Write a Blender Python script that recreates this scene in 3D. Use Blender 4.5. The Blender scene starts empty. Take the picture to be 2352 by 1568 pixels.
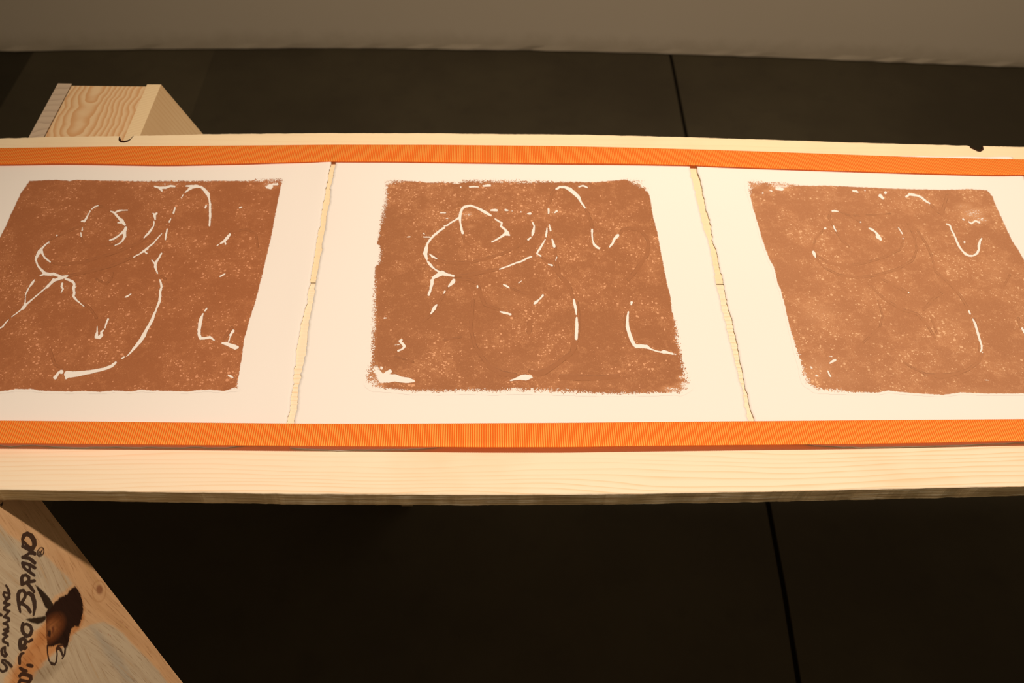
import bpy, math, random
import numpy as np
from mathutils import Vector, Matrix
random.seed(3); rng = np.random.default_rng(7)
SC = bpy.context.scene
COL = SC.collection

# ------------------------------------------------------------------ camera
HT = 0.80                      # height of the table top above the floor
FPX, PIT, YAW, ROLL, HC = 2061.7467, .8594, -.0498, .0392, .768
CX, CY = 1176.0, 784.0
_c, _s = math.cos(YAW), math.sin(YAW)
_R = np.array([_c, _s, 0.]); FW = np.array([-_s*math.cos(PIT), _c*math.cos(PIT), -math.sin(PIT)])
_U = np.array([-_s*math.sin(PIT), _c*math.sin(PIT), math.cos(PIT)])
_c, _s = math.cos(ROLL), math.sin(ROLL)
RT = _c*_R+_s*_U; UP = -_s*_R+_c*_U
CAM = np.array([0., 0., HT+HC])
cam_d = bpy.data.cameras.new('camera'); cam = bpy.data.objects.new('camera', cam_d); COL.objects.link(cam)
cam_d.sensor_fit = 'HORIZONTAL'; cam_d.sensor_width = 36.0; cam_d.lens = FPX/2352*36
cam_d.clip_start = .05; cam_d.clip_end = 60
cam.matrix_world = Matrix(((RT[0], UP[0], -FW[0], CAM[0]), (RT[1], UP[1], -FW[1], CAM[1]), (RT[2], UP[2], -FW[2], CAM[2]), (0, 0, 0, 1)))
cam_d.dof.use_dof = True; cam_d.dof.focus_distance = 1.0; cam_d.dof.aperture_fstop = 6.3
SC.camera = cam
# ------------------------------------------------------------------ light of the room
SC.view_settings.view_transform = 'Standard'; SC.view_settings.look = 'None'
SC.view_settings.exposure = 0.0; SC.view_settings.gamma = 1.0; SC.view_settings.use_curve_mapping = False
W = bpy.data.worlds.new('room_glow'); SC.world = W; W.use_nodes = True
bg = W.node_tree.nodes['Background']; bg.inputs[0].default_value = (1.0, .77, .49, 1); bg.inputs[1].default_value = .185

def spot(name, loc, target, power, color, size_deg, blend, radius):
    l = bpy.data.lights.new(name, 'SPOT'); l.energy = power; l.color = color
    l.spot_size = math.radians(size_deg); l.spot_blend = blend; l.shadow_soft_size = radius
    o = bpy.data.objects.new(name, l); COL.objects.link(o); o.location = loc
    o.rotation_euler = (Vector(target)-Vector(loc)).to_track_quat('-Z', 'Y').to_euler(); return o
spot('track_spotlight', (.28, .55, HT+2.15), (.28, .53, HT), 192, (1.0, .795, .61), 76, 1.0, .04)
spot('wall_fill_light', (.6, 1.35, 3.4), (.55, 2.55, .35), 150, (1.0, .80, .57), 80, 1.0, .2)  # added fill that brightens the back wall, stands for no known lamp

# ------------------------------------------------------------------ helpers
def at(x, y, z):
    d = FW+RT*(x-CX)/FPX-UP*(y-CY)/FPX
    return CAM+d*(z-CAM[2])/d[2]
def on_plane(x, y, P, n):
    d = FW+RT*(x-CX)/FPX-UP*(y-CY)/FPX
    return CAM+d*np.dot(P-CAM, n)/np.dot(d, n)
def project(P):
    d = P-CAM; z = d@FW
    return CX+FPX*(d@RT)/z, CY-FPX*(d@UP)/z

def mesh_np(name, V, Q, mats, parent=None, smooth=False, mat_idx=None, attrs=None):
    """V (n,3), Q (m,4) or (m,3) index array"""
    me = bpy.data.meshes.new(name)
    V = np.asarray(V, dtype=np.float32); Q = np.asarray(Q, dtype=np.int32)
    k = Q.shape[1]
    me.vertices.add(len(V)); me.vertices.foreach_set('co', V.ravel())
    me.loops.add(Q.size); me.loops.foreach_set('vertex_index', Q.ravel())
    me.polygons.add(len(Q)); me.polygons.foreach_set('loop_start', np.arange(0, Q.size, k, dtype=np.int32))
    for m in (mats if isinstance(mats, (list, tuple)) else [mats]): me.materials.append(m)
    if mat_idx is not None: me.polygons.foreach_set('material_index', np.asarray(mat_idx, dtype=np.int32))
    me.update(calc_edges=True); me.validate()
    me.polygons.foreach_set('use_smooth', np.full(len(me.polygons), bool(smooth)))
    for a, arr in (attrs or {}).items():
        if arr.ndim == 1:
            t = me.attributes.new(a, 'FLOAT', 'POINT'); t.data.foreach_set('value', arr.astype(np.float32))
        else:
            t = me.attributes.new(a, 'FLOAT_COLOR', 'POINT')
            t.data.foreach_set('color', np.concatenate([arr, np.ones((len(arr), 1))], 1).astype(np.float32).ravel())
    o = bpy.data.objects.new(name, me); COL.objects.link(o)
    if parent is not None:
        o.parent = parent; o.location = [-c for c in parent.location]
    return o
def grid_quads(nr, nc, off=0):
    r, c = np.meshgrid(np.arange(nr-1), np.arange(nc-1), indexing='ij')
    i = (r*nc+c).ravel()+off
    return np.stack([i, i+1, i+nc+1, i+nc], 1)
def tag(o, label, cat, group=None):
    o['label'] = label; o['category'] = cat
    if group: o['group'] = group
    return o
def root(name, loc, label, cat, group=None):
    o = bpy.data.objects.new(name, None); COL.objects.link(o); o.location = loc; o.empty_display_size = .05
    return tag(o, label, cat, group)
def pl_z(pts, z):
    return np.array([at(x, y, z) for x, y in pts])
def interp_ext(x, xp, fp):
    return np.interp(x, xp, fp)

# ------------------------------------------------------------------ node materials
class NT:
    def __init__(s, name):
        s.m = bpy.data.materials.new(name); s.m.use_nodes = True
        s.t = s.m.node_tree; s.b = s.t.nodes['Principled BSDF']
    def n(s, t, **kw):
        o = s.t.nodes.new(t)
        for k, v in kw.items():
            if k.startswith('i_'):
                key = k[2:]
                o.inputs[int(key) if key.isdigit() else key].default_value = v
            else: setattr(o, k, v)
        return o
    def l(s, a, b): s.t.links.new(a, b)
    def set(s, sock, v):
        if hasattr(v, 'is_linked') or hasattr(v, 'links'): s.l(v, sock)
        else: sock.default_value = v
    def math(s, op, a, b=None, c=None, clamp=False):
        o = s.n('ShaderNodeMath', operation=op, use_clamp=clamp)
        s.set(o.inputs[0], a)
        if b is not None: s.set(o.inputs[1], b)
        if c is not None: s.set(o.inputs[2], c)
        return o.outputs[0]
    def smooth(s, v, lo, hi):
        o = s.n('ShaderNodeMapRange', interpolation_type='SMOOTHSTEP')
        s.set(o.inputs['Value'], v); o.inputs['From Min'].default_value = lo; o.inputs['From Max'].default_value = hi
        return o.outputs[0]
    def mix(s, f, a, b, blend='MIX'):
        o = s.n('ShaderNodeMix', data_type='RGBA', blend_type=blend)
        s.set(o.inputs[0], f)
        s.set(o.inputs[6], a if not isinstance(a, tuple) else (*a[:3], 1)); s.set(o.inputs[7], b if not isinstance(b, tuple) else (*b[:3], 1))
        return o.outputs[2]
    def coord(s, scale=(1, 1, 1), rot=(0, 0, 0), loc=(0, 0, 0)):
        tc = s.n('ShaderNodeTexCoord'); mp = s.n('ShaderNodeMapping')
        mp.inputs['Scale'].default_value = scale; mp.inputs['Rotation'].default_value = rot; mp.inputs['Location'].default_value = loc
        s.l(tc.outputs['Object'], mp.inputs[0]); return mp.outputs[0]
    def noise(s, vec, scale, detail=4, rough=.55, dist=0):
        o = s.n('ShaderNodeTexNoise'); s.l(vec, o.inputs['Vector'])
        o.inputs['Scale'].default_value = scale; o.inputs['Detail'].default_value = detail
        o.inputs['Roughness'].default_value = rough; o.inputs['Distortion'].default_value = dist
        return o.outputs[0]
    def sep(s, vec):
        o = s.n('ShaderNodeSeparateXYZ'); s.l(vec, o.inputs[0]); return o.outputs
    def bump(s, h, strength, dist):
        o = s.n('ShaderNodeBump'); o.inputs['Strength'].default_value = strength; o.inputs['Distance'].default_value = dist
        s.l(h, o.inputs['Height']); s.l(o.outputs[0], s.b.inputs['Normal'])
    def out(s, col, rough=.6, spec=.3):
        s.set(s.b.inputs['Base Color'], col if not isinstance(col, tuple) else (*col[:3], 1))
        s.set(s.b.inputs['Roughness'], rough); s.b.inputs['Specular IOR Level'].default_value = spec
        return s.m

def wood(name, base, line, freq, rot=(0, 0, 0), wob=1.6, sharp=5.0, dark=.6, fine=.25, loc=(0, 0, 0), rough=.62):
    """pine; grain runs along local X after rot, growth lines counted along Y"""
    t = NT(name); v = t.coord(rot=rot, loc=loc); x, y, z = t.sep(v)
    cmb = t.n('ShaderNodeCombineXYZ'); t.l(t.math('MULTIPLY', x, 1.0), cmb.inputs[0]); t.l(t.math('MULTIPLY', y, 9.0), cmb.inputs[1]); t.l(t.math('MULTIPLY', z, 9.0), cmb.inputs[2])
    n1 = t.noise(cmb.outputs[0], 2.2, 3, .5)
    ph = t.math('ADD', t.math('MULTIPLY', y, freq), t.math('MULTIPLY', n1, wob*2))
    ph = t.math('ADD', ph, t.math('MULTIPLY', z, freq*.7))
    fr = t.math('FRACT', ph)
    ln = t.math('POWER', fr, sharp)
    cut = t.smooth(fr, 1.0, .93)
    ln = t.math('MULTIPLY', ln, cut)
    n2 = t.noise(cmb.outputs[0], 1.3, 2)
    ln = t.math('MULTIPLY', ln, t.smooth(n2, .25, .7))
    c2 = t.n('ShaderNodeCombineXYZ'); t.l(t.math('MULTIPLY', x, 14.0), c2.inputs[0]); t.l(t.math('MULTIPLY', y, 900.0), c2.inputs[1]); t.l(t.math('MULTIPLY', z, 900.0), c2.inputs[2])
    nf = t.noise(c2.outputs[0], 1.0, 3, .6)
    c = t.mix(t.math('MULTIPLY', ln, dark), base, line)
    nb = t.noise(v, 7.0, 3)
    c = t.mix(t.math('MULTIPLY', t.smooth(nb, .45, .75), .25), c, tuple(a*.93 for a in line))
    c = t.mix(t.math('MULTIPLY', t.smooth(nf, .5, .8), fine), c, tuple(a*.8 for a in line))
    t.bump(nf, .25, .0004)
    return t.out(c, rough, .25)

M_board = wood('pale_pine_along', (.93, .81, .635), (.82, .52, .26), 170, wob=3.2, dark=1.0, fine=.12)
M_board2 = wood('pale_pine_back', (.90, .76, .53), (.80, .58, .35), 95, wob=2.0, dark=.4, fine=.12)
def edge_mat():
    t = NT('pine_sawn_edge'); v = t.coord(scale=(16, 200, 950)); v2 = t.coord(scale=(5, 60, 420))
    n1 = t.noise(v, 1.0, 3, .6); n2 = t.noise(v2, 1.0, 3, .6)
    c = t.mix(t.smooth(n2, .35, .65), (.80, .63, .38), (.62, .46, .26))
    c = t.mix(t.math('MULTIPLY', t.smooth(n1, .57, .64), 1.0), c, (1.0, .93, .76))
    c = t.mix(t.math('MULTIPLY', t.smooth(n1, .47, .40), .8), c, (.42, .29, .16))
    t.bump(n1, .8, .0006)
    return t.out(c, .8, .15)
M_edge = edge_mat()
M_bark = NT('bark'); M_bark.out((.035, .012, .006), .9, .1); M_bark = M_bark.m
LEG_TH = math.radians(24.0)
M_leg = wood('pine_leg', (.76, .56, .33), (.58, .33, .14), 110, rot=(0, LEG_TH-math.radians(90), 0), wob=1.4, dark=.75, fine=.25)
def end_grain(name, base, line, freq, rot):
    t = NT(name); v = t.coord(rot=rot); x, y, z = t.sep(v)
    n = t.noise(v, 22, 2)
    fr = t.math('FRACT', t.math('ADD', t.math('MULTIPLY', x, freq), t.math('MULTIPLY', n, 1.6)))
    ln = t.math('MULTIPLY', t.math('POWER', fr, 4.0), t.smooth(fr, 1.0, .9))
    nf = t.noise(v, 900, 2)
    c = t.mix(t.math('MULTIPLY', ln, .75), base, line)
    c = t.mix(t.math('MULTIPLY', nf, .15), c, line)
    return t.out(c, .8, .15)
M_endR = end_grain('end_grain_pale', (.84, .68, .44), (.70, .50, .27), 170, (0, 0, math.radians(60)))
M_endL = end_grain('end_grain_grey', (.58, .47, .36), (.33, .25, .19), 70, (0, 0, math.radians(75)))
def plate_mat():
    t = NT('flat_sawn_pine'); v = t.coord(); x, y, z = t.sep(v)
    n = t.noise(v, 9, 3, .5); n2 = t.noise(v, 26, 2, .5)
    dx = t.math('MULTIPLY', t.math('ADD', x, .578), 5.2)
    dy = t.math('MULTIPLY', t.math('SUBTRACT', y, 1.235), .85)
    r = t.math('SQRT', t.math('ADD', t.math('MULTIPLY', dx, dx), t.math('MULTIPLY', dy, dy)))
    ph = t.math('ADD', t.math('MULTIPLY', r, 26.0), t.math('ADD', t.math('MULTIPLY', n, 5.0), t.math('MULTIPLY', n2, .8)))
    fr = t.math('FRACT', ph)
    ln = t.math('MULTIPLY', t.smooth(fr, .15, .9), t.smooth(fr, 1.0, .92))
    c = t.mix(ln, (.80, .60, .37), (.66, .38, .18))
    nf = t.noise(v, 500, 2); c = t.mix(t.math('MULTIPLY', nf, .15), c, (.55, .32, .16))
    return t.out(c, .6, .25)
M_plate = plate_mat()
def paper_mat():
    t = NT('rag_paper'); v = t.coord()
    n = t.noise(v, 700, 3); n2 = t.noise(v, 3.0, 2)
    c = t.mix(n2, (.90, .88, .87), (.88, .855, .84))
    sp = t.n('ShaderNodeTexVoronoi'); t.l(v, sp.inputs['Vector']); sp.inputs['Scale'].default_value = 16
    dot = t.math('LESS_THAN', sp.outputs['Distance'], .012)
    c = t.mix(t.math('MULTIPLY', dot, .35), c, (.45, .32, .2))
    t.bump(n, .15, .0003)
    return t.out(c, .75, .2)
M_paper = paper_mat()
def ribbon_mat():
    t = NT('orange_grosgrain'); v = t.coord(); x, y, z = t.sep(v)
    w = t.math('SINE', t.math('MULTIPLY', y, 2*math.pi/.00075))
    n = t.noise(v, 60, 2)
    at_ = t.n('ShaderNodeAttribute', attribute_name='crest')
    c = t.mix(at_.outputs['Fac'], (1.0, .135, .004), (1.0, .72, .17))  # yellow on the rib crests is a highlight put into the colour
    c = t.mix(t.math('MULTIPLY', n, .25), c, (.98, .15, .006))
    t.bump(w, .5, .00012)
    t.out(c, .55, .6); t.b.inputs['Specular Tint'].default_value = (1, .55, .1, 1)
    gl = t.n('ShaderNodeBsdfGlossy'); gl.inputs['Color'].default_value = (1.0, .62, .16, 1); gl.inputs['Roughness'].default_value = .56
    mg = t.n('ShaderNodeMixShader'); mg.inputs[0].default_value = .17
    t.l(t.b.outputs[0], mg.inputs[1]); t.l(gl.outputs[0], mg.inputs[2])
    tr = t.n('ShaderNodeBsdfTranslucent'); tr.inputs[0].default_value = (1.0, .17, .012, 1)
    mx = t.n('ShaderNodeMixShader'); mx.inputs[0].default_value = .27
    t.l(mg.outputs[0], mx.inputs[1]); t.l(tr.outputs[0], mx.inputs[2])
    t.l(mx.outputs[0], t.t.nodes['Material Output'].inputs[0])
    return t.m
M_ribbon = ribbon_mat()

def ink_mat(name, dense, thin, speck, sc=1.0):
    """relief print: attributes edge / blank are signed distances (image-scale units), groove and rub are 0..1"""
    t = NT(name); v = t.coord()
    E = t.n('ShaderNodeAttribute', attribute_name='edge').outputs['Fac']
    B = t.n('ShaderNodeAttribute', attribute_name='blank').outputs['Fac']
    Gd = t.n('ShaderNodeAttribute', attribute_name='groove').outputs['Fac']
    F = t.n('ShaderNodeAttribute', attribute_name='rub').outputs['Fac']
    S = t.n('ShaderNodeAttribute', attribute_name='soft').outputs['Fac']
    n1 = t.noise(v, 260, 3, .6); n2 = t.noise(v, 1300, 2, .6); n3 = t.noise(v, 22, 4, .6); n4 = t.noise(v, 620, 3, .7); n5 = t.noise(v, 95, 4, .7)
    j = t.math('ADD', t.math('MULTIPLY', t.math('SUBTRACT', n1, .5), 4.0), t.math('MULTIPLY', t.math('SUBTRACT', n2, .5), 2.2))
    GM = t.smooth(Gd, 1.4, -.8)
    # outline: E > 0 inside
    fr_ = t.math('ADD', t.math('MULTIPLY', t.math('SUBTRACT', n4, .5), 110.0), t.math('MULTIPLY', t.math('SUBTRACT', n1, .5), 40.0))
    je = t.math('ADD', t.math('MULTIPLY', fr_, S), j)
    inside = t.smooth(t.math('ADD', E, je), -.8, 1.4)
    white = t.smooth(t.math('ADD', t.math('SUBTRACT', B, .25), t.math('ADD', t.math('MULTIPLY', j, .6), t.math('MULTIPLY', t.math('MULTIPLY', fr_, S), .35))), .6, -.6)
    halo = t.math('MULTIPLY', t.smooth(B, 9.0, 0.0), t.smooth(n4, .5, .66))
    rub = t.smooth(t.math('ADD', F, t.math('MULTIPLY', t.math('SUBTRACT', n4, .5), 2.4)), .70, .95)
    def specks(scale, pw, k, lo, hi):
        vo = t.n('ShaderNodeTexVoronoi'); t.l(v, vo.inputs['Vector']); vo.inputs['Scale'].default_value = scale
        vc = t.n('ShaderNodeSeparateColor'); t.l(vo.outputs['Color'], vc.inputs[0])
        rad = t.math('MULTIPLY', t.math('POWER', vc.outputs[0], pw), k)
        rad = t.math('MULTIPLY', rad, t.math('ADD', .25, t.math('MULTIPLY', t.smooth(n3, lo, hi), .75)))
        rad = t.math('MULTIPLY', rad, t.math('SUBTRACT', 1.0, GM))
        return t.smooth(t.math('SUBTRACT', t.math('ADD', vo.outputs['Distance'], t.math('MULTIPLY', t.math('SUBTRACT', n2, .5), .45)), rad), .05, -.08)
    sp = t.math('MAXIMUM', specks(240, 6.0, .50, .3, .6), specks(470, 4.5, .62, .4, .62))
    body = t.mix(t.smooth(n3, .40, .62), dense, tuple(.5*(p+q) for p, q in zip(dense, thin)))
    patch = t.math('MULTIPLY', t.smooth(t.math('ADD', n5, t.math('MULTIPLY', n3, .5)), .72, .88), t.smooth(n4, .36, .60))
    body = t.mix(t.math('MULTIPLY', patch, .42), body, speck)
    body = t.mix(t.math('MULTIPLY', t.smooth(n4, .50, .74), .30), body, speck)
    body = t.mix(t.math('MULTIPLY', t.smooth(n2, .52, .8), .28), body, tuple(a*.55 for a in dense))
    body = t.mix(t.math('MULTIPLY', t.smooth(F, .05, .7), t.math('ADD', .25, t.math('MULTIPLY', n4, .8))), body, speck)
    body = t.mix(t.math('MULTIPLY', halo, .5), body, speck)
    body = t.mix(t.math('MULTIPLY', GM, .8), body, tuple(.94*(.6*p+.4*q) for p, q in zip(dense, thin)))
    rim = t.math('MULTIPLY', t.math('MULTIPLY', t.smooth(Gd, 1.5, .2), t.smooth(Gd, -1.3, 0.0)), t.smooth(n5, .42, .62))
    body = t.mix(t.math('MULTIPLY', rim, .6), body, tuple(a*.55 for a in dense))
    sd = t.math('MULTIPLY', t.math('MULTIPLY', t.smooth(B, 2.2, .9), t.smooth(B, -.3, .6)), t.smooth(n5, .50, .60))  # thin shadow painted along the blank strokes
    body = t.mix(t.math('MULTIPLY', sd, .55), body, tuple(a*.5 for a in dense))
    wr = t.math('MULTIPLY', t.smooth(t.math('ABSOLUTE', t.math('SUBTRACT', n5, .5)), .012, .0), t.smooth(n1, .52, .68))
    body = t.mix(t.math('MULTIPLY', wr, .35), body, tuple(a*.45 for a in dense))
    body = t.mix(t.math('MULTIPLY', sp, .6), body, tuple(min(.9, a*1.35+.10) for a in speck))
    pap = (.89, .868, .855)
    m = t.math('MULTIPLY', inside, t.math('MULTIPLY', t.math('SUBTRACT', 1.0, white), t.math('SUBTRACT', 1.0, rub)))
    c = t.mix(m, pap, body)
    h = t.math('ADD', t.math('MULTIPLY', m, t.math('ADD', .6, t.math('MULTIPLY', n4, .5))), t.math('MULTIPLY', GM, -.8))
    t.bump(h, .45, .0005)
    return t.out(c, .6, .25)
M_inkL = ink_mat('ink_left', (.355, .130, .052), (.41, .160, .068), (.55, .235, .105))
M_inkM = ink_mat('ink_middle', (.355, .146, .063), (.42, .176, .079), (.61, .30, .145))
M_inkR = ink_mat('ink_right', (.43, .195, .095), (.52, .245, .120), (.68, .37, .20))

def stained_mat():
    t = NT('stained_pine_face'); v = t.coord()
    A = t.n('ShaderNodeAttribute', attribute_name='paint').outputs['Color']
    I = t.n('ShaderNodeAttribute', attribute_name='ink').outputs['Fac']
    UVv = t.n('ShaderNodeAttribute', attribute_name='graincoord').outputs['Vector']
    n1 = t.noise(UVv, 6.0, 4, .6); n2 = t.noise(UVv, 26.0, 4, .65); n3 = t.noise(v, 900, 2)
    c = t.mix(t.smooth(n1, .35, .7), A, (.84, .80, .78), 'MULTIPLY')
    c = t.mix(t.math('MULTIPLY', t.smooth(n2, .52, .70), .75), c, (.60, .50, .42), 'MULTIPLY')
    sa = t.n('ShaderNodeSeparateColor'); t.l(A, sa.inputs[0])
    c = t.mix(t.math('MULTIPLY', t.math('MULTIPLY', t.smooth(n1, .56, .70), .35), t.smooth(sa.outputs[1], .25, .42)), c, (.68, .42, .17))
    ink = t.smooth(t.math('ADD', t.math('SUBTRACT', I, .5), t.math('MULTIPLY', t.math('SUBTRACT', n3, .5), 1.2)), .7, -.7)
    c = t.mix(t.math('MULTIPLY', ink, .95), c, (.035, .014, .010))
    t.bump(n2, .12, .0005)
    return t.out(c, .45, .4)
M_stain = stained_mat()
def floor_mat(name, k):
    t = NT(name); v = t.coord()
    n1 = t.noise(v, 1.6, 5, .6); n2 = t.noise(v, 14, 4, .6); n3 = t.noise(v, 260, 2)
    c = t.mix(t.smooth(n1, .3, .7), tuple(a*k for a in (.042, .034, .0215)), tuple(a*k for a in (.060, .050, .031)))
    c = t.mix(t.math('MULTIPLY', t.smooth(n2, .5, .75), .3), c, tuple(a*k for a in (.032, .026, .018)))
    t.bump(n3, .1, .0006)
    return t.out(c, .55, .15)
M_floor = floor_mat('dark_concrete', 1.0); M_floor2 = floor_mat('lighter_concrete', 1.25); M_floor3 = floor_mat('darker_concrete', .62)  # same concrete scaled to a lighter and a darker tone
def wall_mat():
    t = NT('plaster_wall'); v = t.coord(); x, y, z = t.sep(v)
    n1 = t.noise(v, 2.5, 4); n2 = t.noise(v, 18, 4, .65)
    c = t.mix(n1, (.80, .715, .625), (.76, .675, .58))
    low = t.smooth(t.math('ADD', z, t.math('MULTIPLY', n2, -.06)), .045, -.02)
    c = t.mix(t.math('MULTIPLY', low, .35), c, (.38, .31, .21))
    return t.out(c, .8, .2)
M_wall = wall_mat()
M_joint = NT('joint_dark_gap'); M_joint.out((.008, .006, .004), .9, .05); M_joint = M_joint.m  # near-black floor base that shows in the joint groove

# ------------------------------------------------------------------ setting
def box_arrays(x0, x1, y0, y1, z0, z1):
    V = [(x, y, z) for z in (z0, z1) for y in (y0, y1) for x in (x0, x1)]
    Q = [(0, 2, 3, 1), (4, 5, 7, 6), (0, 1, 5, 4), (2, 6, 7, 3), (0, 4, 6, 2), (1, 3, 7, 5)]
    return V, Q
V, Q = box_arrays(-5, 6, -3, 3.2, -.10, -.006)
floor = mesh_np('floor', V, Q, M_joint); floor['kind'] = 'structure'
# slabs between the saw-cut joints, plus a lighter and a darker band at left; the joint line wanders a little, as in the photograph
jl = [(-3.0, .52), (.0, .545), (.562, .5542), (.739, .5662), (.917, .5742), (2.15, .5886), (2.503, .5989), (3.2, .61)]
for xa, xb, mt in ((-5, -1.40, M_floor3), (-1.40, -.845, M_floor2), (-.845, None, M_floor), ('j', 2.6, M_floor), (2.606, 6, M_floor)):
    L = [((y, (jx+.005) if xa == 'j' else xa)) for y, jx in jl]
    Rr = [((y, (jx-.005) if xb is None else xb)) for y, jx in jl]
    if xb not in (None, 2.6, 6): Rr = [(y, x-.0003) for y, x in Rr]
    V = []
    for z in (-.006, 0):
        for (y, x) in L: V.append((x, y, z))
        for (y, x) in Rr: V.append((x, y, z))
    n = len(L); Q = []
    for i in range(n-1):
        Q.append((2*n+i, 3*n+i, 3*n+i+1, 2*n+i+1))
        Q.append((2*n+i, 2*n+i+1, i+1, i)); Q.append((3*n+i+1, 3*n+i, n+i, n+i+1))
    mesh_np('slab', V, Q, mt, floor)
base = [(-5, 2.47), (-2.6, 2.505), (-1.50, 2.5326), (-.95, 2.560), (-.43, 2.576), (.1, 2.5765), (.61, 2.566), (1.15, 2.541), (1.73, 2.509), (2.6, 2.475), (6, 2.42)]
base = base
V = []; Q = []
xs = np.linspace(-5, 6, 221); ys = np.interp(xs, [b[0] for b in base], [b[1] for b in base])
k = np.ones(9)/9; ys[4:-4] = np.convolve(ys, k, 'valid')
n = len(xs)
yj = ys+rng.normal(0, .0012, n)
rows = [(yj, .003), (ys, .02), (ys, 1.0), (ys, 3.4), (ys+.12, 3.4), (ys+.12, .003)]
V = np.concatenate([np.stack([xs, r, np.full(n, z)], 1) for r, z in rows])
Q = np.concatenate([grid_quads(6, n), np.stack([np.arange(n-1), np.arange(n-1)+5*n, np.arange(n-1)+5*n+1, np.arange(n-1)+1], 1)])
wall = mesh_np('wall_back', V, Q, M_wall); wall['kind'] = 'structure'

# ------------------------------------------------------------------ table top: two pine boards
XL, XR = -1.45, 1.70
near_px = [(0, 1124), (300, 1128.5), (700, 1133.7), (1100, 1135.8), (1450, 1134), (1800, 1127.7), (2100, 1121), (2352, 1115.8)]
bot_px = [(0, 1148.6), (300, 1152.5), (700, 1159), (1100, 1161), (1450, 1158.5), (1800, 1152), (2100, 1145.5), (2352, 1139)]
far_px = [(0, 317.5), (130, 313.5), (280, 312), (480, 307.5), (750, 305), (880, 305.5), (1000, 305.5), (1176, 307.5), (1280, 308), (1420, 310.5), (1600, 315), (1800, 321.5), (2000, 328), (2180, 333), (2352, 337)]
nearW = pl_z(near_px, HT); botW = pl_z(bot_px, HT-.019); farW = pl_z(far_px, HT)
def rough(n, amp, k=5):
    r = rng.normal(0, 1, n+2*k); r = np.convolve(r, np.ones(k)/k, 'same')[k:-k]; return r*amp*math.sqrt(k)
def make_board(name, y_near_t, y_near_b, y_far, X, mats, label, bark=None):
    n = len(X); b = .0007
    zt = HT; zb = HT-.019
    rim = np.full(n, .0004) if bark is None else np.where(bark, .0042, .0004)
    rows = [(y_near_b+b*.6, zb), (y_near_b, zb+b), (y_near_t, zt-b), (y_near_t+b, zt), (y_far-b-rim, zt), (y_far-b, zt), (y_far, zt-b), (y_far, zb+b), (y_far-b, zb)]
    V = np.concatenate([np.stack([X, r, np.full(n, z)], 1) for r, z in rows])
    q = grid_quads(9, n)
    mi = np.zeros((8, n-1), int); mi[0:2] = 1; mi[6:8] = 1
    if bark is not None:
        bm = bark[:-1]; mi[4:8, bm] = 2
    Q = np.concatenate([q, np.stack([np.arange(n-1), np.arange(n-1)+8*n, np.arange(n-1)+8*n+1, np.arange(n-1)+1], 1)])
    mi = np.concatenate([mi.ravel(), np.ones(n-1, int)])
    # end caps
    for i, fl in ((0, 1), (n-1, -1)):
        idx = [r*n+i for r in (0, 1, 2, 3, 5, 6, 7, 8)][::fl]
        Q = np.concatenate([Q, [[idx[0], idx[1], idx[2], idx[3]], [idx[0], idx[3], idx[4], idx[7]], [idx[7], idx[4], idx[5], idx[6]]]])
        mi = np.concatenate([mi, [1, 1, 1]])
    o = mesh_np(name, V, Q, mats, mat_idx=mi); tag(o, label, 'board'); return o
X = np.arange(XL, XR, .0025)
yn_t = np.interp(X, nearW[:, 0], nearW[:, 1])+rough(len(X), .00012)
yn_b = np.interp(X, botW[:, 0], botW[:, 1])+rough(len(X), .0002)
make_board('pine_board', yn_t, yn_b, np.full(len(X), .7523), X, [M_board, M_edge, M_bark],
           'front pale pine board of the table top, nearest, shaded front edge towards camera')
X = np.sort(np.concatenate([np.arange(XL, XR, .0025), np.arange(-.51, -.46, .0008), np.arange(.69, .75, .0008)]))
yf = np.interp(X, farW[:, 0], farW[:, 1])+rough(len(X), .00022)
bark = np.zeros(len(X), bool)
c1 = at(289, 314, HT); r1 = .0088
d = (X-c1[0])/r1; m = np.abs(d) < 1
yf[m] -= .0105*np.sqrt(1-d[m]**2)**.9; bark |= np.abs(d) < 1.08
a0, a1, a2 = at(2223, 333, HT)[0], at(2249, 344, HT)[0], at(2256, 334, HT)[0]
dep = np.interp(X, [a0, a1-.004, a1, a2-.0015, a2], [0, .0085, .0098, .005, 0]); m = dep > 0
yf[m] -= dep[m]; bark |= m
make_board('pine_board', np.full(len(X), .7535), np.full(len(X), .7535), yf, X, [M_board2, M_edge, M_bark],
           'back pale pine board of the table top, two dark bark notches in its far edge', bark=bark)

# ------------------------------------------------------------------ trestle under the table
ZT = HT-.0192
XRr, XLl = -.4862, -.6395
th = LEG_TH; nR = np.array([math.cos(th), 0, math.sin(th)]); P0 = np.array([XRr, 0, ZT])
tr = root('trestle', (-.563, .78, 0), 'pine trestle under the left of the table, stamped leg and top sticking out behind', 'trestle')
V, Q = box_arrays(XLl+.0212, XRr-.0212, .40, 1.1845, ZT-.020, ZT-.0012)
mesh_np('top_plate', V, Q, M_plate, tr)
cross = (XLl+XRr)/2
def leg_corners(A, d, w, width, zb=0.0):
    """four outer-face corners: top b=0, top b=width, bottom b=width, bottom b=0"""
    def p(b, z):
        q = A+w*b; return q+d*((z-q[2])/d[2])
    return p(0, ZT), p(width, ZT), p(width, zb), p(0, zb)
A = on_plane(100, 1155, P0, nR); B = on_plane(420, 1568, P0, nR)
dn = (B-A)/np.linalg.norm(B-A); wn = np.cross(nR, dn); wn = wn if wn[1] < 0 else -wn
df = np.array([math.sin(th), .02, -math.cos(th)]); df /= np.linalg.norm(df); wf = np.cross(nR, df); wf = wf if wf[1] < 0 else -wf
Af = np.array([XRr, 1.1885, ZT])
def mirror(p): q = np.array(p, float); q[..., 0] = 2*cross-q[..., 0]; return q
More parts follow.
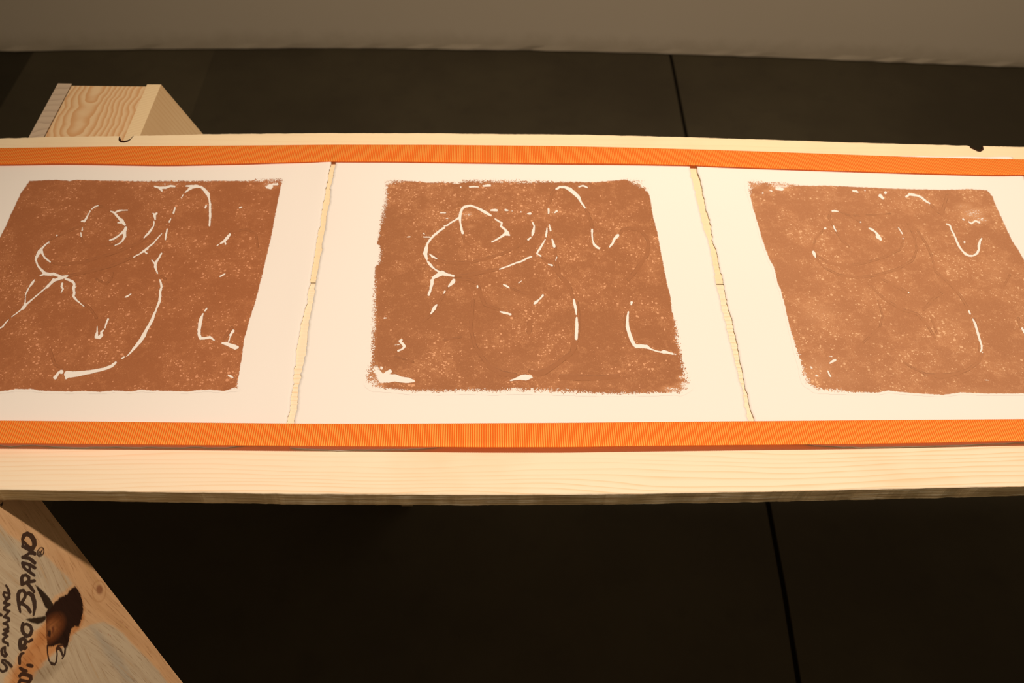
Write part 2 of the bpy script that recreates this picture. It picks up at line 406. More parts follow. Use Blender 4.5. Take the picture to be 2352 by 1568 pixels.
def leg_mesh(name, cs, n_out, mats, flip=False, lab=None):
    O = np.array(cs)
    I = O-n_out*.019
    # keep cuts horizontal: slide the inner face along the leg
    V = np.concatenate([O, I])
    for i in (0, 1):
        dd = V[3-i]-V[i] if i == 0 else V[2]-V[1]
        dd = (O[3]-O[0]) if i == 0 else (O[2]-O[1])
        V[4+i] += dd*((ZT-V[4+i][2])/dd[2])
        V[7-i] += dd*((0-V[7-i][2])/dd[2])
    Q = [(0, 1, 2, 3), (7, 6, 5, 4), (0, 4, 5, 1), (2, 6, 7, 3), (1, 5, 6, 2), (0, 3, 7, 4)]
    if not flip: Q = [q[::-1] for q in Q]
    o = mesh_np(name, V, Q, mats, tr, mat_idx=[0, 0, 1, 1, 0, 0])
    if lab: o['label'] = lab
    return o, V
csF = leg_corners(Af, df, wf, .286)
leg_mesh('leg', csF, nR, [M_leg, M_endR])
nL = nR*np.array([-1, 1, 1])
leg_mesh('leg', [mirror(c) for c in csF], nL, [M_leg, M_endL], flip=True)
csN = leg_corners(A, dn, wn, .286)
leg_mesh('leg', [mirror(c) for c in csN], nL, [M_leg, M_endL], flip=True)

# --- stroke tracing helpers: each frame is (origin x, origin y, scale) of an enlargement of the photograph
FR = {'A': (0, 380, 5.6), 'B': (320, 380, 5.6), 'C': (0, 640, 5.6), 'D': (320, 640, 5.6),
      'M1': (800, 380, 5.345), 'M2': (1200, 380, 5.345), 'M3': (800, 640, 5.227), 'M4': (1200, 640, 5.227),
      'R1': (1700, 380, 5.6), 'R2': (2010, 380, 5.6), 'R3': (1740, 640, 5.6), 'R4': (2010, 640, 5.6),
      'RO': (1700, 380, 2.903), 'LO': (0, 360, 2.703), 'K': (0, 1100, 3.35), 'L': (0, 1200, 4.2625)}
def conv(fr, pts):
    ox, oy, s = FR[fr]
    return [(ox+p[0]/s, oy+p[1]/s, (p[2] if len(p) > 2 else 6)/s) for p in pts]
def stroke_sdf(px, py, strokes, far=30.0):
    out = np.full(px.shape, far)
    for st in strokes:
        if len(st) == 1: st = [st[0], (st[0][0]+.01, st[0][1], st[0][2])]
        for (x0, y0, r0), (x1, y1, r1) in zip(st[:-1], st[1:]):
            R = max(r0, r1)+8
            m = (px > min(x0, x1)-R) & (px < max(x0, x1)+R) & (py > min(y0, y1)-R) & (py < max(y0, y1)+R)
            if not m.any(): continue
            ax, ay = px[m], py[m]; dx, dy = x1-x0, y1-y0; L = dx*dx+dy*dy+1e-9
            t = np.clip(((ax-x0)*dx+(ay-y0)*dy)/L, 0, 1)
            dd = np.hypot(ax-x0-t*dx, ay-y0-t*dy)-(r0+t*(r1-r0))
            out[m] = np.minimum(out[m], dd)
    return out
def poly_sdf(px, py, poly):
    """positive inside"""
    P = np.array(poly, float); N = len(P); ins = np.zeros(px.shape, bool); dist = np.full(px.shape, 1e9)
    for i in range(N):
        x0, y0 = P[i]; x1, y1 = P[(i+1) % N]
        c = (y0 > py) != (y1 > py)
        with np.errstate(divide='ignore', invalid='ignore'):
            ins ^= c & (px < (x1-x0)*(py-y0)/((y1-y0) if y1 != y0 else 1e-9)+x0)
        dx, dy = x1-x0, y1-y0; L = dx*dx+dy*dy+1e-9
        t = np.clip(((px-x0)*dx+(py-y0)*dy)/L, 0, 1)
        dist = np.minimum(dist, np.hypot(px-x0-t*dx, py-y0-t*dy))
    return np.where(ins, dist, -dist)

# --- the stamped front leg: a finely gridded face carries stain, knots and lettering
def kp(pts, fr='K'):
    ox, oy, s = FR[fr]; return [(ox+x/s, oy+y/s) for x, y in pts]
t0, t1, t2, t3 = [np.array(c) for c in csN]
La = np.linalg.norm(t3-t0)
ss = np.concatenate([np.arange(0, .40, .0009), np.linspace(.40, La, 30)])/La
bb = np.linspace(0, 1, 330)
SS, BB = np.meshgrid(ss, bb, indexing='ij')
top = t0[None]*(1-bb[:, None])+t1[None]*bb[:, None]; bot = t3[None]*(1-bb[:, None])+t2[None]*bb[:, None]
G = top[None]*(1-ss[:, None, None])+bot[None]*ss[:, None, None]
Gv = G.reshape(-1, 3); px, py = project(Gv)
jx = np.interp(px*.37+py*.91, np.arange(0, 4000, 6), rng.normal(0, 1.5, 667)); pxj, pyj = px+jx, py+jx*.6
base_c = np.array([.74, .47, .255]); grey = np.array([.62, .515, .365]); deep = np.array([.68, .39, .19])
paint = np.tile(base_c, (len(Gv), 1))
def blend(mask, col, k=1.0):
    global paint
    w = np.clip(mask, 0, 1)[:, None]*k; paint = paint*(1-w)+np.array(col)*w
def soft(poly, s=6.0, fr='K'): return np.clip(poly_sdf(pxj, pyj, kp(poly, fr))/s+.5, 0, 1)
blend(soft([(420, 560), (640, 580), (780, 760), (1400, 1568), (1280, 1568), (900, 1160), (700, 1000), (600, 800), (450, 640)], 14), deep, .45)
blend(soft([(-400, 250), (0, 350), (60, 420), (150, 480), (300, 560), (360, 600), (440, 680), (520, 750), (555, 800), (500, 870), (430, 900), (380, 960), (350, 1100), (250, 1180), (180, 1290), (100, 1420), (20, 1568), (-400, 1700)]), grey, .95)
blend(soft([(620, 1160), (700, 1118), (800, 1100), (870, 1130), (950, 1190), (1000, 1250), (1100, 1350), (1200, 1450), (1290, 1568), (1400, 1800), (230, 1800), (240, 1500), (350, 1400), (430, 1330), (540, 1210)]), grey, .95)
blend(soft([(700, 1140), (760, 1160), (900, 1330), (1050, 1568), (960, 1568), (800, 1330)], 12), (.46, .43, .36), .55)
blend(soft([(0, 400), (90, 480), (200, 620), (330, 760), (260, 760), (100, 600), (-50, 480)], 12), (.48, .45, .36), .5)
blend(soft([(240, 1480), (380, 1400), (500, 1400), (420, 1500), (330, 1568), (250, 1568)], 14), (.33, .25, .16), .5)
red = np.array([.52, .20, .06])
blend(soft([(350, 1090), (300, 1160), (250, 1230), (200, 1310), (150, 1400), (110, 1470), (60, 1600), (210, 1600), (270, 1490), (330, 1420), (430, 1320), (500, 1285), (560, 1190), (600, 1150), (640, 1050), (560, 1000), (400, 1050)], 10), (.66, .31, .12), .95)
blend(soft([(300, 1190), (350, 1180), (345, 1260), (290, 1300), (250, 1300)], 12), red, .6)
blend(soft([(150, 1380), (210, 1330), (260, 1360), (220, 1480), (150, 1450)], 12), red, .5)
blend(soft([(620, 880), (650, 1000), (640, 1080), (600, 1160), (560, 1190), (600, 1000)], 10), (.55, .22, .07), .7)
# dark head: a stained knot with the stamped animal head over it
head = [(575, 825), (600, 855), (622, 895), (634, 940), (640, 1000), (634, 1045), (622, 1090), (605, 1137), (575, 1132), (552, 1150), (540, 1190), (530, 1240), (515, 1300), (495, 1300), (485, 1275),
        (455, 1270), (425, 1280), (395, 1290), (368, 1285), (360, 1240), (353, 1180), (352, 1110), (352, 1060), (350, 1035), (368, 1005), (385, 985), (408, 965), (418, 945), (440, 935), (455, 912), (490, 898), (520, 880), (540, 850)]
fz = np.interp(px*.83-py*.56, np.arange(-2000, 3000, 1.3), rng.normal(0, 1.3, 3847))
hs = np.clip((poly_sdf(px, py, kp(head))+fz*.45)/1.2+.5, 0, 1)
cxh, cyh = kp([(395, 1150)])[0]
rr = np.hypot((px-cxh)*.8+(py-cyh)*.6, ((py-cyh)*.8-(px-cxh)*.6)*.62)/34; rad = np.clip((rr-.25)/.62, 0, 1)[:, None]; core = np.clip(1-rr/.55, 0, 1)[:, None]
hc = np.array([.27, .080, .022])*(1-rad)+np.array([.030, .012, .007])*rad
hc = hc*(1-core)+np.array([.42, .17, .06])*core
stripe = .5+.5*np.sin((px*.83+py*.56)*.42+jx*1.4)
hc = hc*(1-.35*stripe[:, None]*(1-rad))
paint = paint*(1-hs[:, None])+hc*hs[:, None]
blend(soft([(365, 1165), (385, 1160), (392, 1190), (380, 1215), (362, 1205)], 2), (.05, .02, .012))
blend(soft([(400, 1140), (420, 1130), (410, 1180), (395, 1185)], 3), (.16, .05, .02))
for e in ([(270, 812), (300, 832), (340, 868), (380, 915), (412, 962), (375, 1010), (348, 985), (325, 930), (300, 880)], [(190, 1078), (225, 1070), (290, 1062), (355, 1050), (350, 1085), (320, 1108), (290, 1116), (240, 1104)]):
    w = np.clip(poly_sdf(px, py, kp(e))/1.0+.5, 0, 1); blend(w, (.04, .024, .014))
# round knot near the edge
kx, ky = kp([(765, 850)])[0]; kr = np.hypot((px-kx)/8.5, (py-ky)/11.5)
blend(np.clip((1.15-kr)/.5, 0, 1), (.32, .13, .06), .85)
kr2 = np.hypot((px-kp([(762, 862)])[0][0])/15.5, (py-kp([(762, 862)])[0][1])/24)
blend(np.exp(-((kr2-1)/.07)**2), (.50, .25, .10), .6)
for (x, y, l) in ((770, 1168, 26), (845, 1200, 30), (125, 425, 14), (940, 1100, 22), (975, 1140, 22), (350, 450, 30)):
    X0, Y0 = kp([(x, y)])[0]; s = stroke_sdf(px, py, [[(X0-l/8, Y0-l/12, .8), (X0+l/8, Y0+l/12, .5)]]); blend(np.clip(.5-s, 0, 1), (.42, .16, .08), .75)
ST = [  # lettering, reading upwards: "Genuine" / "...URO BRAND" / registered mark
    [(224, 215, 9), (221, 160, 12), (238, 120, 17), (268, 108, 18), (305, 128, 20), (332, 170, 20), (338, 215, 18), (322, 250, 15), (292, 245, 14), (262, 222, 11), (236, 188, 10)],
    [(222, 232, 13), (285, 262, 15), (340, 305, 14)], [(340, 300, 13), (285, 300, 10), (225, 340, 13)], [(225, 338, 15), (290, 350, 15), (340, 392, 14)],
    [(222, 395, 14), (290, 410, 12), (340, 442, 14)], [(222, 395, 13), (228, 430, 12), (250, 455, 11), (285, 478, 13), (335, 515, 11)], [(290, 415, 9), (292, 480, 9)],
    [(215, 600, 14), (212, 545, 14), (222, 518, 12), (255, 512, 12), (285, 535, 12), (282, 570, 11), (258, 588, 11)], [(215, 605, 12), (270, 580, 14), (335, 570, 14)], [(262, 590, 12), (300, 630, 14), (332, 675, 12)],
    [(198, 875, 8), (186, 820, 12), (178, 755, 14), (178, 700, 15), (195, 668, 14), (228, 662, 13), (248, 690, 12), (245, 730, 12), (222, 765, 12), (205, 790, 10)],
    [(182, 790, 12), (230, 800, 12), (270, 830, 14), (295, 872, 14)], [(248, 700, 13), (285, 690, 15), (318, 715, 18), (335, 770, 18), (340, 830, 14), (328, 905, 8)],
    [(225, 985, 12), (215, 1030, 14), (228, 1080, 14), (262, 1110, 15), (295, 1098, 14), (312, 1055, 13), (298, 1010, 12), (262, 992, 12), (225, 1000, 10), (205, 1062, 5)],
    [(205, 1235, 18), (195, 1190, 17), (200, 1145, 15), (228, 1132, 13), (250, 1150, 12), (245, 1190, 13), (222, 1215, 15), (240, 1235, 12), (262, 1220, 8)], [(245, 1165, 12), (285, 1165, 10), (312, 1145, 12)],
    [(192, 1378, 12), (190, 1320, 12), (208, 1285, 11), (232, 1275, 8)], [(268, 1392, 10), (290, 1398, 16), (312, 1402, 14)], [(200, 1425, 13), (232, 1445, 16), (258, 1450, 12)],
    [(192, 1500, 13), (212, 1480, 14), (262, 1490, 15), (298, 1500, 16), (303, 1530, 14), (285, 1560, 12), (235, 1548, 12), (200, 1540, 12), (180, 1580, 12)],
    [(58, 612, 7), (80, 650, 9), (92, 700, 11), (82, 735, 11), (52, 735, 9), (32, 705, 9), (42, 680, 9), (68, 690, 8)],
    [(95, 735, 8), (55, 765, 10), (38, 785, 11)], [(38, 785, 10), (95, 800, 10)], [(95, 800, 8), (42, 830, 10), (40, 850, 10), (92, 865, 10)],
    [(92, 865, 8), (38, 925, 9)], [(38, 922, 10), (85, 935, 11), (90, 960, 9)], [(6, 898, 13), (10, 905, 12)],
    [(90, 960, 7), (35, 985, 9)], [(35, 985, 10), (75, 1000, 10), (82, 1030, 9), (38, 1050, 9)], [(38, 1048, 10), (80, 1060, 10)],
    [(82, 1065, 8), (30, 1090, 10), (72, 1110, 11)], [(72, 1110, 8), (30, 1140, 10), (32, 1165, 10), (75, 1180, 10), (80, 1205, 8)],
    [(50, 1215, 8), (48, 1265, 9), (68, 1290, 9), (50, 1310, 10), (22, 1290, 11), (15, 1250, 11), (28, 1225, 9), (50, 1225, 8)],
    [(112, 1405, 12), (85, 1375, 11), (50, 1348, 9), (25, 1345, 9), (20, 1365, 9), (45, 1385, 9), (68, 1415, 10), (60, 1445, 10), (25, 1458, 10), (-10, 1435, 10), (-20, 1380, 9)],
]
ell = [(398+31*math.cos(a)+9*math.sin(a), 287-45*math.sin(a), 3.2) for a in np.linspace(0, 2*math.pi, 20)]
ST += [ell, [(384, 318, 4), (412, 306, 4)], [(384, 318, 4), (378, 296, 4), (388, 282, 4), (398, 290, 4), (398, 312, 4)], [(398, 292, 4), (414, 268, 4)]]
strokes = [[(x, y, r*(1.12 if r > 1.4 else 1.05)+.05) for x, y, r in conv('L', s)] for s in ST]
strokes += [conv('K', s) for s in ([(365, 1280, 5), (366, 1340, 4), (376, 1392, 4), (396, 1424, 5), (418, 1428, 6), (434, 1404, 5), (440, 1345, 4), (434, 1302, 5), (450, 1280, 5), (485, 1276, 5), (503, 1300, 5), (498, 1345, 6), (478, 1382, 4)],
                               [(440, 1302, 10), (462, 1308, 9), (474, 1330, 7), (482, 1358, 5)], [(440, 1300, 8), (455, 1295, 6), (470, 1310, 6)], [(395, 1412, 6), (412, 1416, 5)],
                               [(0, 195, 4), (12, 200, 6), (20, 178, 3)])]
ink = stroke_sdf(px, py, strokes)
ga = (Gv-t0)@dn; gb = (Gv-t0)@wn
# grain flows round the dark knot
kk = kp([(480, 1080)])[0]; dk = np.hypot((px-kk[0])/120, (py-kk[1])/130)
gb2 = gb+.022*np.exp(-dk**2)*np.sign((Gv-on_plane(kk[0], kk[1], P0, nR))@wn+1e-6)
gc = np.stack([ga*1.6, gb2*22, np.zeros_like(ga)], 1)
nr, nc = len(ss), len(bb); q = grid_quads(nr, nc)
body = np.array(csN)-nR*.019
b2 = body.copy()
for i, j in ((0, 3), (1, 2)):
    dd = np.array(csN[j])-np.array(csN[i])
    b2[i] += dd*((ZT-b2[i][2])/dd[2]); b2[j] += dd*((0-b2[j][2])/dd[2])
N0 = len(Gv); V = np.concatenate([Gv, np.array(csN), b2])
Qb = np.array([(7, 6, 5, 4), (0, 4, 5, 1), (2, 6, 7, 3), (1, 5, 6, 2), (0, 3, 7, 4)])+N0
Qa = np.concatenate([q, Qb]); mi = np.concatenate([np.zeros(len(q), int), [1, 2, 2, 1, 1]])
pa = np.concatenate([paint, np.tile(base_c, (8, 1))])
o = mesh_np('leg', V, Qa, [M_stain, M_leg, M_endR], tr, mat_idx=mi, attrs={'paint': pa, 'ink': np.concatenate([ink, np.full(8, 30.)])})
o['label'] = 'stained leg with black stamped lettering and animal head'
at_ = o.data.attributes.new('graincoord', 'FLOAT_VECTOR', 'POINT')
at_.data.foreach_set('vector', np.concatenate([gc, np.zeros((8, 3))]).astype(np.float32).ravel())

# ------------------------------------------------------------------ sheets of paper
ZS = HT+.003
E1 = [(760, 376.5), (754, 410), (747, 445), (739, 484), (734, 522), (726, 560), (720, 598), (715, 629), (712, 652), (706, 684.5), (697.5, 724), (690, 755), (683.5, 788), (679, 816), (675.6, 853), (671, 889), (666.6, 923), (659.6, 969)]
E2 = [(769.6, 376.5), (766, 402), (759, 427.6), (755.6, 453), (748, 511.7), (740, 555), (732.7, 601), (725, 649.5), (716, 698.6), (708, 743.5), (705, 783), (699, 827.7), (690.5, 858.6), (683.5, 909), (679, 931.5), (675.6, 971)]
E3 = [(1583.7, 385.4), (1589, 409.7), (1598.8, 446), (1606, 475), (1614.5, 509), (1625.4, 543), (1632.7, 574.5), (1638, 598.7), (1647, 650), (1655, 691), (1667, 739), (1680.5, 790), (1694, 846), (1706, 897), (1712.7, 932), (1720.7, 965.5)]
E4 = [(1600, 385.4), (1608.5, 414.5), (1614.5, 443.6), (1620.6, 475), (1630, 504), (1635, 533), (1641, 560), (1649.7, 596), (1662.5, 648), (1670, 685.5), (1676.5, 715), (1684.6, 747), (1694, 792.7), (1700.6, 827.5), (1710, 870), (1715, 902.5), (1723, 932), (1733.6, 965.5)]
def edge_fn(px_pts):
    w = pl_z(px_pts, ZS); ys = w[::-1, 1]; xs_ = w[::-1, 0]
    p = np.polyfit(ys, xs_, 1)
    return lambda Y: np.where(Y < ys[0], xs_[0]+p[0]*(Y-ys[0]), np.where(Y > ys[-1], xs_[-1]+p[0]*(Y-ys[-1]), np.interp(Y, ys, xs_)))
fE1, fE2, fE3, fE4 = map(edge_fn, (E1, E2, E3, E4))
fL = lambda Y: fE1(Y)-.462
fRr = lambda Y: np.full_like(Y, 0) + .7385 + (Y-.95)*.02
def sstep(x, a, b): t = np.clip((x-a)/(b-a), 0, 1); return t*t*(3-2*t)
def zpaper(X, Y, fl, fr, curl):
    z = HT+.0010+.0009*(1-sstep(Y, .515, .62))+.0022*sstep(Y, .88, .975)
    z += curl[0]*np.exp(-((X-fl(Y))/.022)**2)*(1+.4*np.sin(Y*31))+curl[1]*np.exp(-((X-fr(Y))/.022)**2)*(1+.4*np.sin(Y*27+1))
    return z
def sheet(label, fl, fr, curl, bot_pts, ybot_default, xmarg=None):
    nr, nc = 420, 130
    t = np.linspace(0, 1, nr); s = np.linspace(0, 1, nc)
    bw = pl_z(bot_pts, HT+.0020) if bot_pts else None
    YT = 1.000
    Yn = YT+(ybot_default-YT)*t
    jl_ = rough(nr, .00030, 4)+rough(nr, .0004, 15); jr_ = rough(nr, .00030, 4)+rough(nr, .0004, 15)
    XLx = fl(Yn)+jl_; XRx = fr(Yn)+jr_
    Xg = XLx[:, None]*(1-s)[None]+XRx[:, None]*s[None]
    xb = Xg[-1]
    yb = np.full(nc, ybot_default) if bw is None else np.interp(xb, bw[:, 0], bw[:, 1], left=bw[0, 1], right=bw[-1, 1])
    yb = yb+rough(nc, .00025, 3)
    yt = 1.0+rough(nc, .0004, 4)
    Yg = yt[None]*(1-t)[:, None]+yb[None]*t[:, None]
    Zg = zpaper(Xg, Yg, fl, fr, curl)
    V = np.stack([Xg, Yg, Zg], 2).reshape(-1, 3)
    o = mesh_np('paper_sheet', V, grid_quads(nr, nc)[:, ::-1], M_paper, smooth=True)
    md = o.modifiers.new('thickness', 'SOLIDIFY'); md.thickness = .0004; md.offset = -1
    tag(o, label, 'paper', 'printed paper sheets on the table')
    return o
CU1, CU2, CU3 = (0, .0014), (.0003, .0004), (.0011, .0004)
S1 = sheet('left white paper sheet, dark brown print with bold white curved lines, cut off by frame', fL, fE1, CU1,
           [(-200, 1021), (0, 1022), (25, 1025), (60, 1023), (80, 1022), (150, 1026.5), (185, 1027), (200, 1027), (225, 1025.5), (290, 1027.5), (340, 1026.5), (400, 1028), (425, 1027.5), (435, 1025.5), (470, 1026), (510, 1027.5), (545, 1024.5), (580, 1021), (660, 1019)], .515)
S2 = sheet('middle white paper sheet, whole square brown print with white scratched lines', fE2, fE3, CU2,
           [(664, 1028), (700, 1031), (775, 1034), (850, 1033), (920, 1031), (990, 1028), (1020, 1023), (1100, 1020), (1700, 1018)], .515)
S3 = sheet('right white paper sheet, paler brown print with few white lines, cut off by frame', fE4, fRr, CU3,
           [(1733, 1014), (1840, 1018), (1870, 1022), (1900, 1024), (1950, 1026), (2000, 1027), (2080, 1025), (2150, 1024), (2200, 1021.5), (2352, 1015), (2600, 1012)], .515)

# ------------------------------------------------------------------ the prints
OL = [(68, 415), (110, 413), (130, 412.5), (160, 415), (175, 412.5), (230, 414), (330, 416), (450, 415), (560, 415), (647, 413), (645, 430), (641, 451), (631, 501), (622, 550), (613, 587), (600, 642), (588, 690), (579, 717), (570, 747), (561, 779), (556, 819), (550, 854), (546, 881),
      (543, 890), (516, 898), (481, 895), (455, 896), (430, 899), (395, 898), (350, 897), (324, 895), (300, 899), (260, 897), (232, 900), (190, 898), (161, 899), (120, 898), (89, 897), (71, 893), (55, 894), (39, 893), (18, 897), (0, 899), (-190, 903), (-115, 760), (-50, 640), (0, 544), (11, 523), (27, 487), (46, 446), (52, 437)]
OM = [(890, 423), (905, 415.5), (931, 415), (965, 417), (987, 419), (1020, 418), (1052, 422), (1062, 415.5), (1107, 415.5), (1183, 417), (1275, 417.4), (1368, 418), (1396, 415.5), (1415, 413.7), (1439, 411.4), (1451, 416.5), (1470, 423), (1489, 440), (1494.7, 458.6), (1499, 492), (1510.6, 535), (1518, 578),
      (1527, 623), (1532, 650), (1540.5, 682), (1544, 716.5), (1550, 735.7), (1554, 764), (1558, 785), (1564, 812), (1569, 841), (1575, 865), (1579, 886), (1560, 899), (1530, 901), (1487, 903), (1429.6, 904), (1372, 903), (1315, 900), (1257, 897), (1182, 892.5), (1134.8, 899), (1077, 894.5), (1010, 899), (953, 899),
      (907, 892.5), (880, 890.6), (866, 884), (853, 875), (848, 860), (853.6, 831), (855.5, 793), (859, 747), (861, 678), (861, 640), (861, 614), (871, 603), (875, 574.6), (867, 558), (875, 507), (882, 485), (888, 455), (888, 430)]
OR = [(1721, 418), (1768, 420), (1814, 424.6), (1857, 426), (1914, 426), (1968, 429), (2040, 432), (2081, 433.6), (2171, 435.7), (2224, 433.6), (2267, 436), (2280, 451), (2288.6, 474.6), (2313.6, 528), (2325, 553), (2338.6, 573), (2352, 596), (2420, 725), (2505, 900), (2430, 905), (2352, 903.4), (2278, 904),
      (2206, 901.6), (2167, 907), (2099, 903), (2056, 899), (2042, 896), (2017, 901.6), (1972, 900.7), (1909.6, 895), (1875.7, 892), (1860, 880), (1847, 854), (1840, 827.5), (1829, 801), (1818.6, 768.6), (1811, 740), (1804, 708), (1793.6, 667), (1786, 650), (1777, 612), (1768, 598), (1752, 555), (1739, 508.6), (1730, 480), (1723, 451)]
WL = [('A', [(1262, 515, 6), (1215, 532, 8), (1180, 560, 6)]), ('A', [(1160, 585, 6), (1135, 630, 6), (1110, 680, 10), (1085, 715, 14), (1045, 718, 5)]), ('A', [(1060, 798, 5), (1057, 835, 8)]), ('A', [(1040, 865, 6), (1045, 910, 7)]),
      ('A', [(1425, 590, 6), (1470, 605, 12), (1520, 665, 14), (1570, 715, 22), (1605, 760, 14)]), ('A', [(1475, 605, 8), (1520, 585, 10), (1565, 575, 8), (1645, 575, 3)]), ('A', [(1515, 735, 6), (1560, 735, 8)]),
      ('A', [(1620, 800, 16), (1600, 850, 20), (1605, 910, 18), (1580, 960, 10), (1535, 1005, 7), (1480, 1025, 6)]), ('A', [(1600, 840, 14), (1530, 900, 10), (1460, 945, 10), (1410, 962, 6)]),
      ('A', [(630, 985, 6), (580, 1020, 8), (545, 1060, 12), (505, 1110, 22), (470, 1180, 16), (460, 1215, 10), (485, 1285, 10), (530, 1340, 12), (580, 1390, 20), (640, 1400, 16), (690, 1395, 18), (750, 1415, 14), (800, 1440, 20), (870, 1420, 10)]),
      ('A', [(530, 1070, 12), (545, 1130, 14), (575, 1185, 10), (645, 1240, 6)]), ('A', [(580, 1390, 12), (520, 1415, 8)]),
      ('A', [(800, 1440, 18), (740, 1460, 16), (700, 1475, 14), (650, 1520, 14), (600, 1568, 14)]), ('C', [(690, 5, 12), (640, 70, 14), (590, 115, 9), (520, 175, 7), (450, 235, 7), (390, 285, 8), (330, 335, 14), (300, 375, 20), (270, 400, 6), (210, 445, 5), (150, 492, 3)]),
      ('A', [(840, 1455, 10), (890, 1470, 12), (950, 1510, 12), (960, 1568, 12)]), ('C', [(850, 5, 10), (930, 30, 14), (958, 70, 12), (945, 120, 16), (955, 180, 14), (945, 225, 14), (985, 275, 10), (1085, 360, 3)]),
      ('C', [(445, 10, 4), (420, 50, 14), (370, 115, 5), (350, 160, 8), (325, 210, 6), (330, 235, 4)]), ('C', [(325, 255, 4), (325, 295, 7), (315, 330, 10)]), ('C', [(110, 525, 4), (70, 570, 6), (30, 620, 8), (-60, 660, 8)]),
      ('C', [(800, 60, 12), (790, 100, 10), (810, 130, 9), (785, 180, 4)]), ('C', [(1390, 518, 12), (1365, 580, 10), (1350, 630, 5)]), ('C', [(1250, 610, 5), (1250, 680, 8), (1240, 745, 22), (1275, 755, 18), (1310, 720, 18), (1300, 690, 10), (1325, 665, 10)]),
      ('C', [(1685, 195, 3), (1640, 225, 10), (1610, 238, 6)]), ('B', [(285, 1130, 8), (250, 1190, 10), (215, 1245, 16), (205, 1300, 16), (215, 1335, 10), (235, 1385, 6)]), ('B', [(160, 1215, 4), (205, 1270, 10)]),
      ('B', [(265, 1470, 8), (275, 1500, 10), (290, 1560, 10)]), ('D', [(270, 20, 6), (280, 60, 12), (285, 110, 12), (268, 165, 14), (268, 220, 14), (260, 290, 14), (240, 340, 14), (215, 400, 8), (190, 460, 16), (160, 540, 18), (110, 630, 16), (60, 720, 16), (10, 810, 14)]),
      ('C', [(1900, 620, 14), (1850, 730, 24), (1790, 820, 20), (1720, 900, 14), (1670, 960, 8), (1625, 1000, 4)]), ('C', [(1600, 1005, 6), (1570, 1022, 10)]),
      ('C', [(1490, 1075, 12), (1440, 1120, 18), (1340, 1160, 16), (1240, 1180, 18), (1140, 1200, 24), (1040, 1215, 30), (940, 1228, 36), (870, 1230, 44), (850, 1275, 14)]), ('C', [(790, 1195, 26), (750, 1205, 12), (735, 1240, 16), (710, 1270, 24)]),
      ('C', [(-10, 0, 0), (-11, 0, 0)]), ('A', [(1720, 1178, 5), (1740, 1165, 6), (1780, 1145, 5), (1860, 1100, 7), (1904, 1070, 6)]), ('B', [(-10, 1145, 6), (60, 1100, 10), (110, 1055, 7), (180, 1000, 8), (240, 930, 6), (290, 875, 4)]), ('B', [(55, 1095, 8), (95, 1130, 8)]),
      ('B', [(60, 930, 5), (110, 880, 12), (150, 830, 12), (185, 775, 6), (190, 720, 8)]), ('B', [(205, 690, 8), (195, 640, 16), (225, 612, 8)]), ('B', [(195, 630, 10), (175, 615, 6)]), ('B', [(460, 545, 8), (440, 610, 9)]), ('B', [(405, 685, 5), (385, 725, 10)]), ('B', [(360, 820, 8), (345, 880, 10), (335, 950, 8)]),
      ('B', [(565, 375, 5), (540, 415, 4)]), ('B', [(590, 345, 6), (640, 305, 12), (680, 275, 20), (740, 265, 18), (800, 278, 12), (840, 315, 20), (885, 370, 22), (900, 430, 10), (910, 500, 12), (910, 560, 12), (910, 640, 14), (910, 680, 10), (903, 770, 10)]), ('B', [(605, 262, 8), (680, 265, 14)]),
      ('B', [(200, 270, 10), (260, 285, 12), (290, 325, 10)]), ('B', [(270, 285, 14), (340, 285, 14), (400, 262, 14), (455, 268, 10)]), ('B', [(1680, 272, 34), (1640, 280, 12), (1720, 240, 10), (1775, 240, 12)]),
      ('B', [(1165, 885, 12), (1130, 930, 18), (1090, 975, 14), (1045, 1000, 8)]), ('B', [(1110, 1010, 10), (1100, 970, 10)]), ('B', [(1020, 1015, 5), (1000, 1030, 5)]), ('B', [(1290, 545, 6), (1315, 533, 7)]), ('B', [(850, 540, 9), (860, 515, 8)]),
      ('B', [(1040, 1428, 6), (1070, 1410, 9), (1100, 1393, 6)]), ('D', [(870, 378, 5), (845, 412, 8)]), ('D', [(820, 450, 6), (795, 510, 20), (780, 580, 22), (770, 650, 18), (770, 720, 18), (785, 765, 18), (840, 765, 14), (910, 750, 14), (965, 790, 6)]),
      ('D', [(1208, 668, 16), (1172, 728, 14)]), ('D', [(1170, 745, 6), (1150, 800, 8)]), ('D', [(1070, 830, 12), (1120, 835, 20), (1180, 860, 26), (1230, 880, 30), (1265, 880, 16)]), ('D', [(1150, 1243, 10), (1175, 1255, 12), (1205, 1270, 6)]), ('A', [(733, 898, 9)]),
      ('A', [(640, 1002, 2), (630, 1000, 2)])]
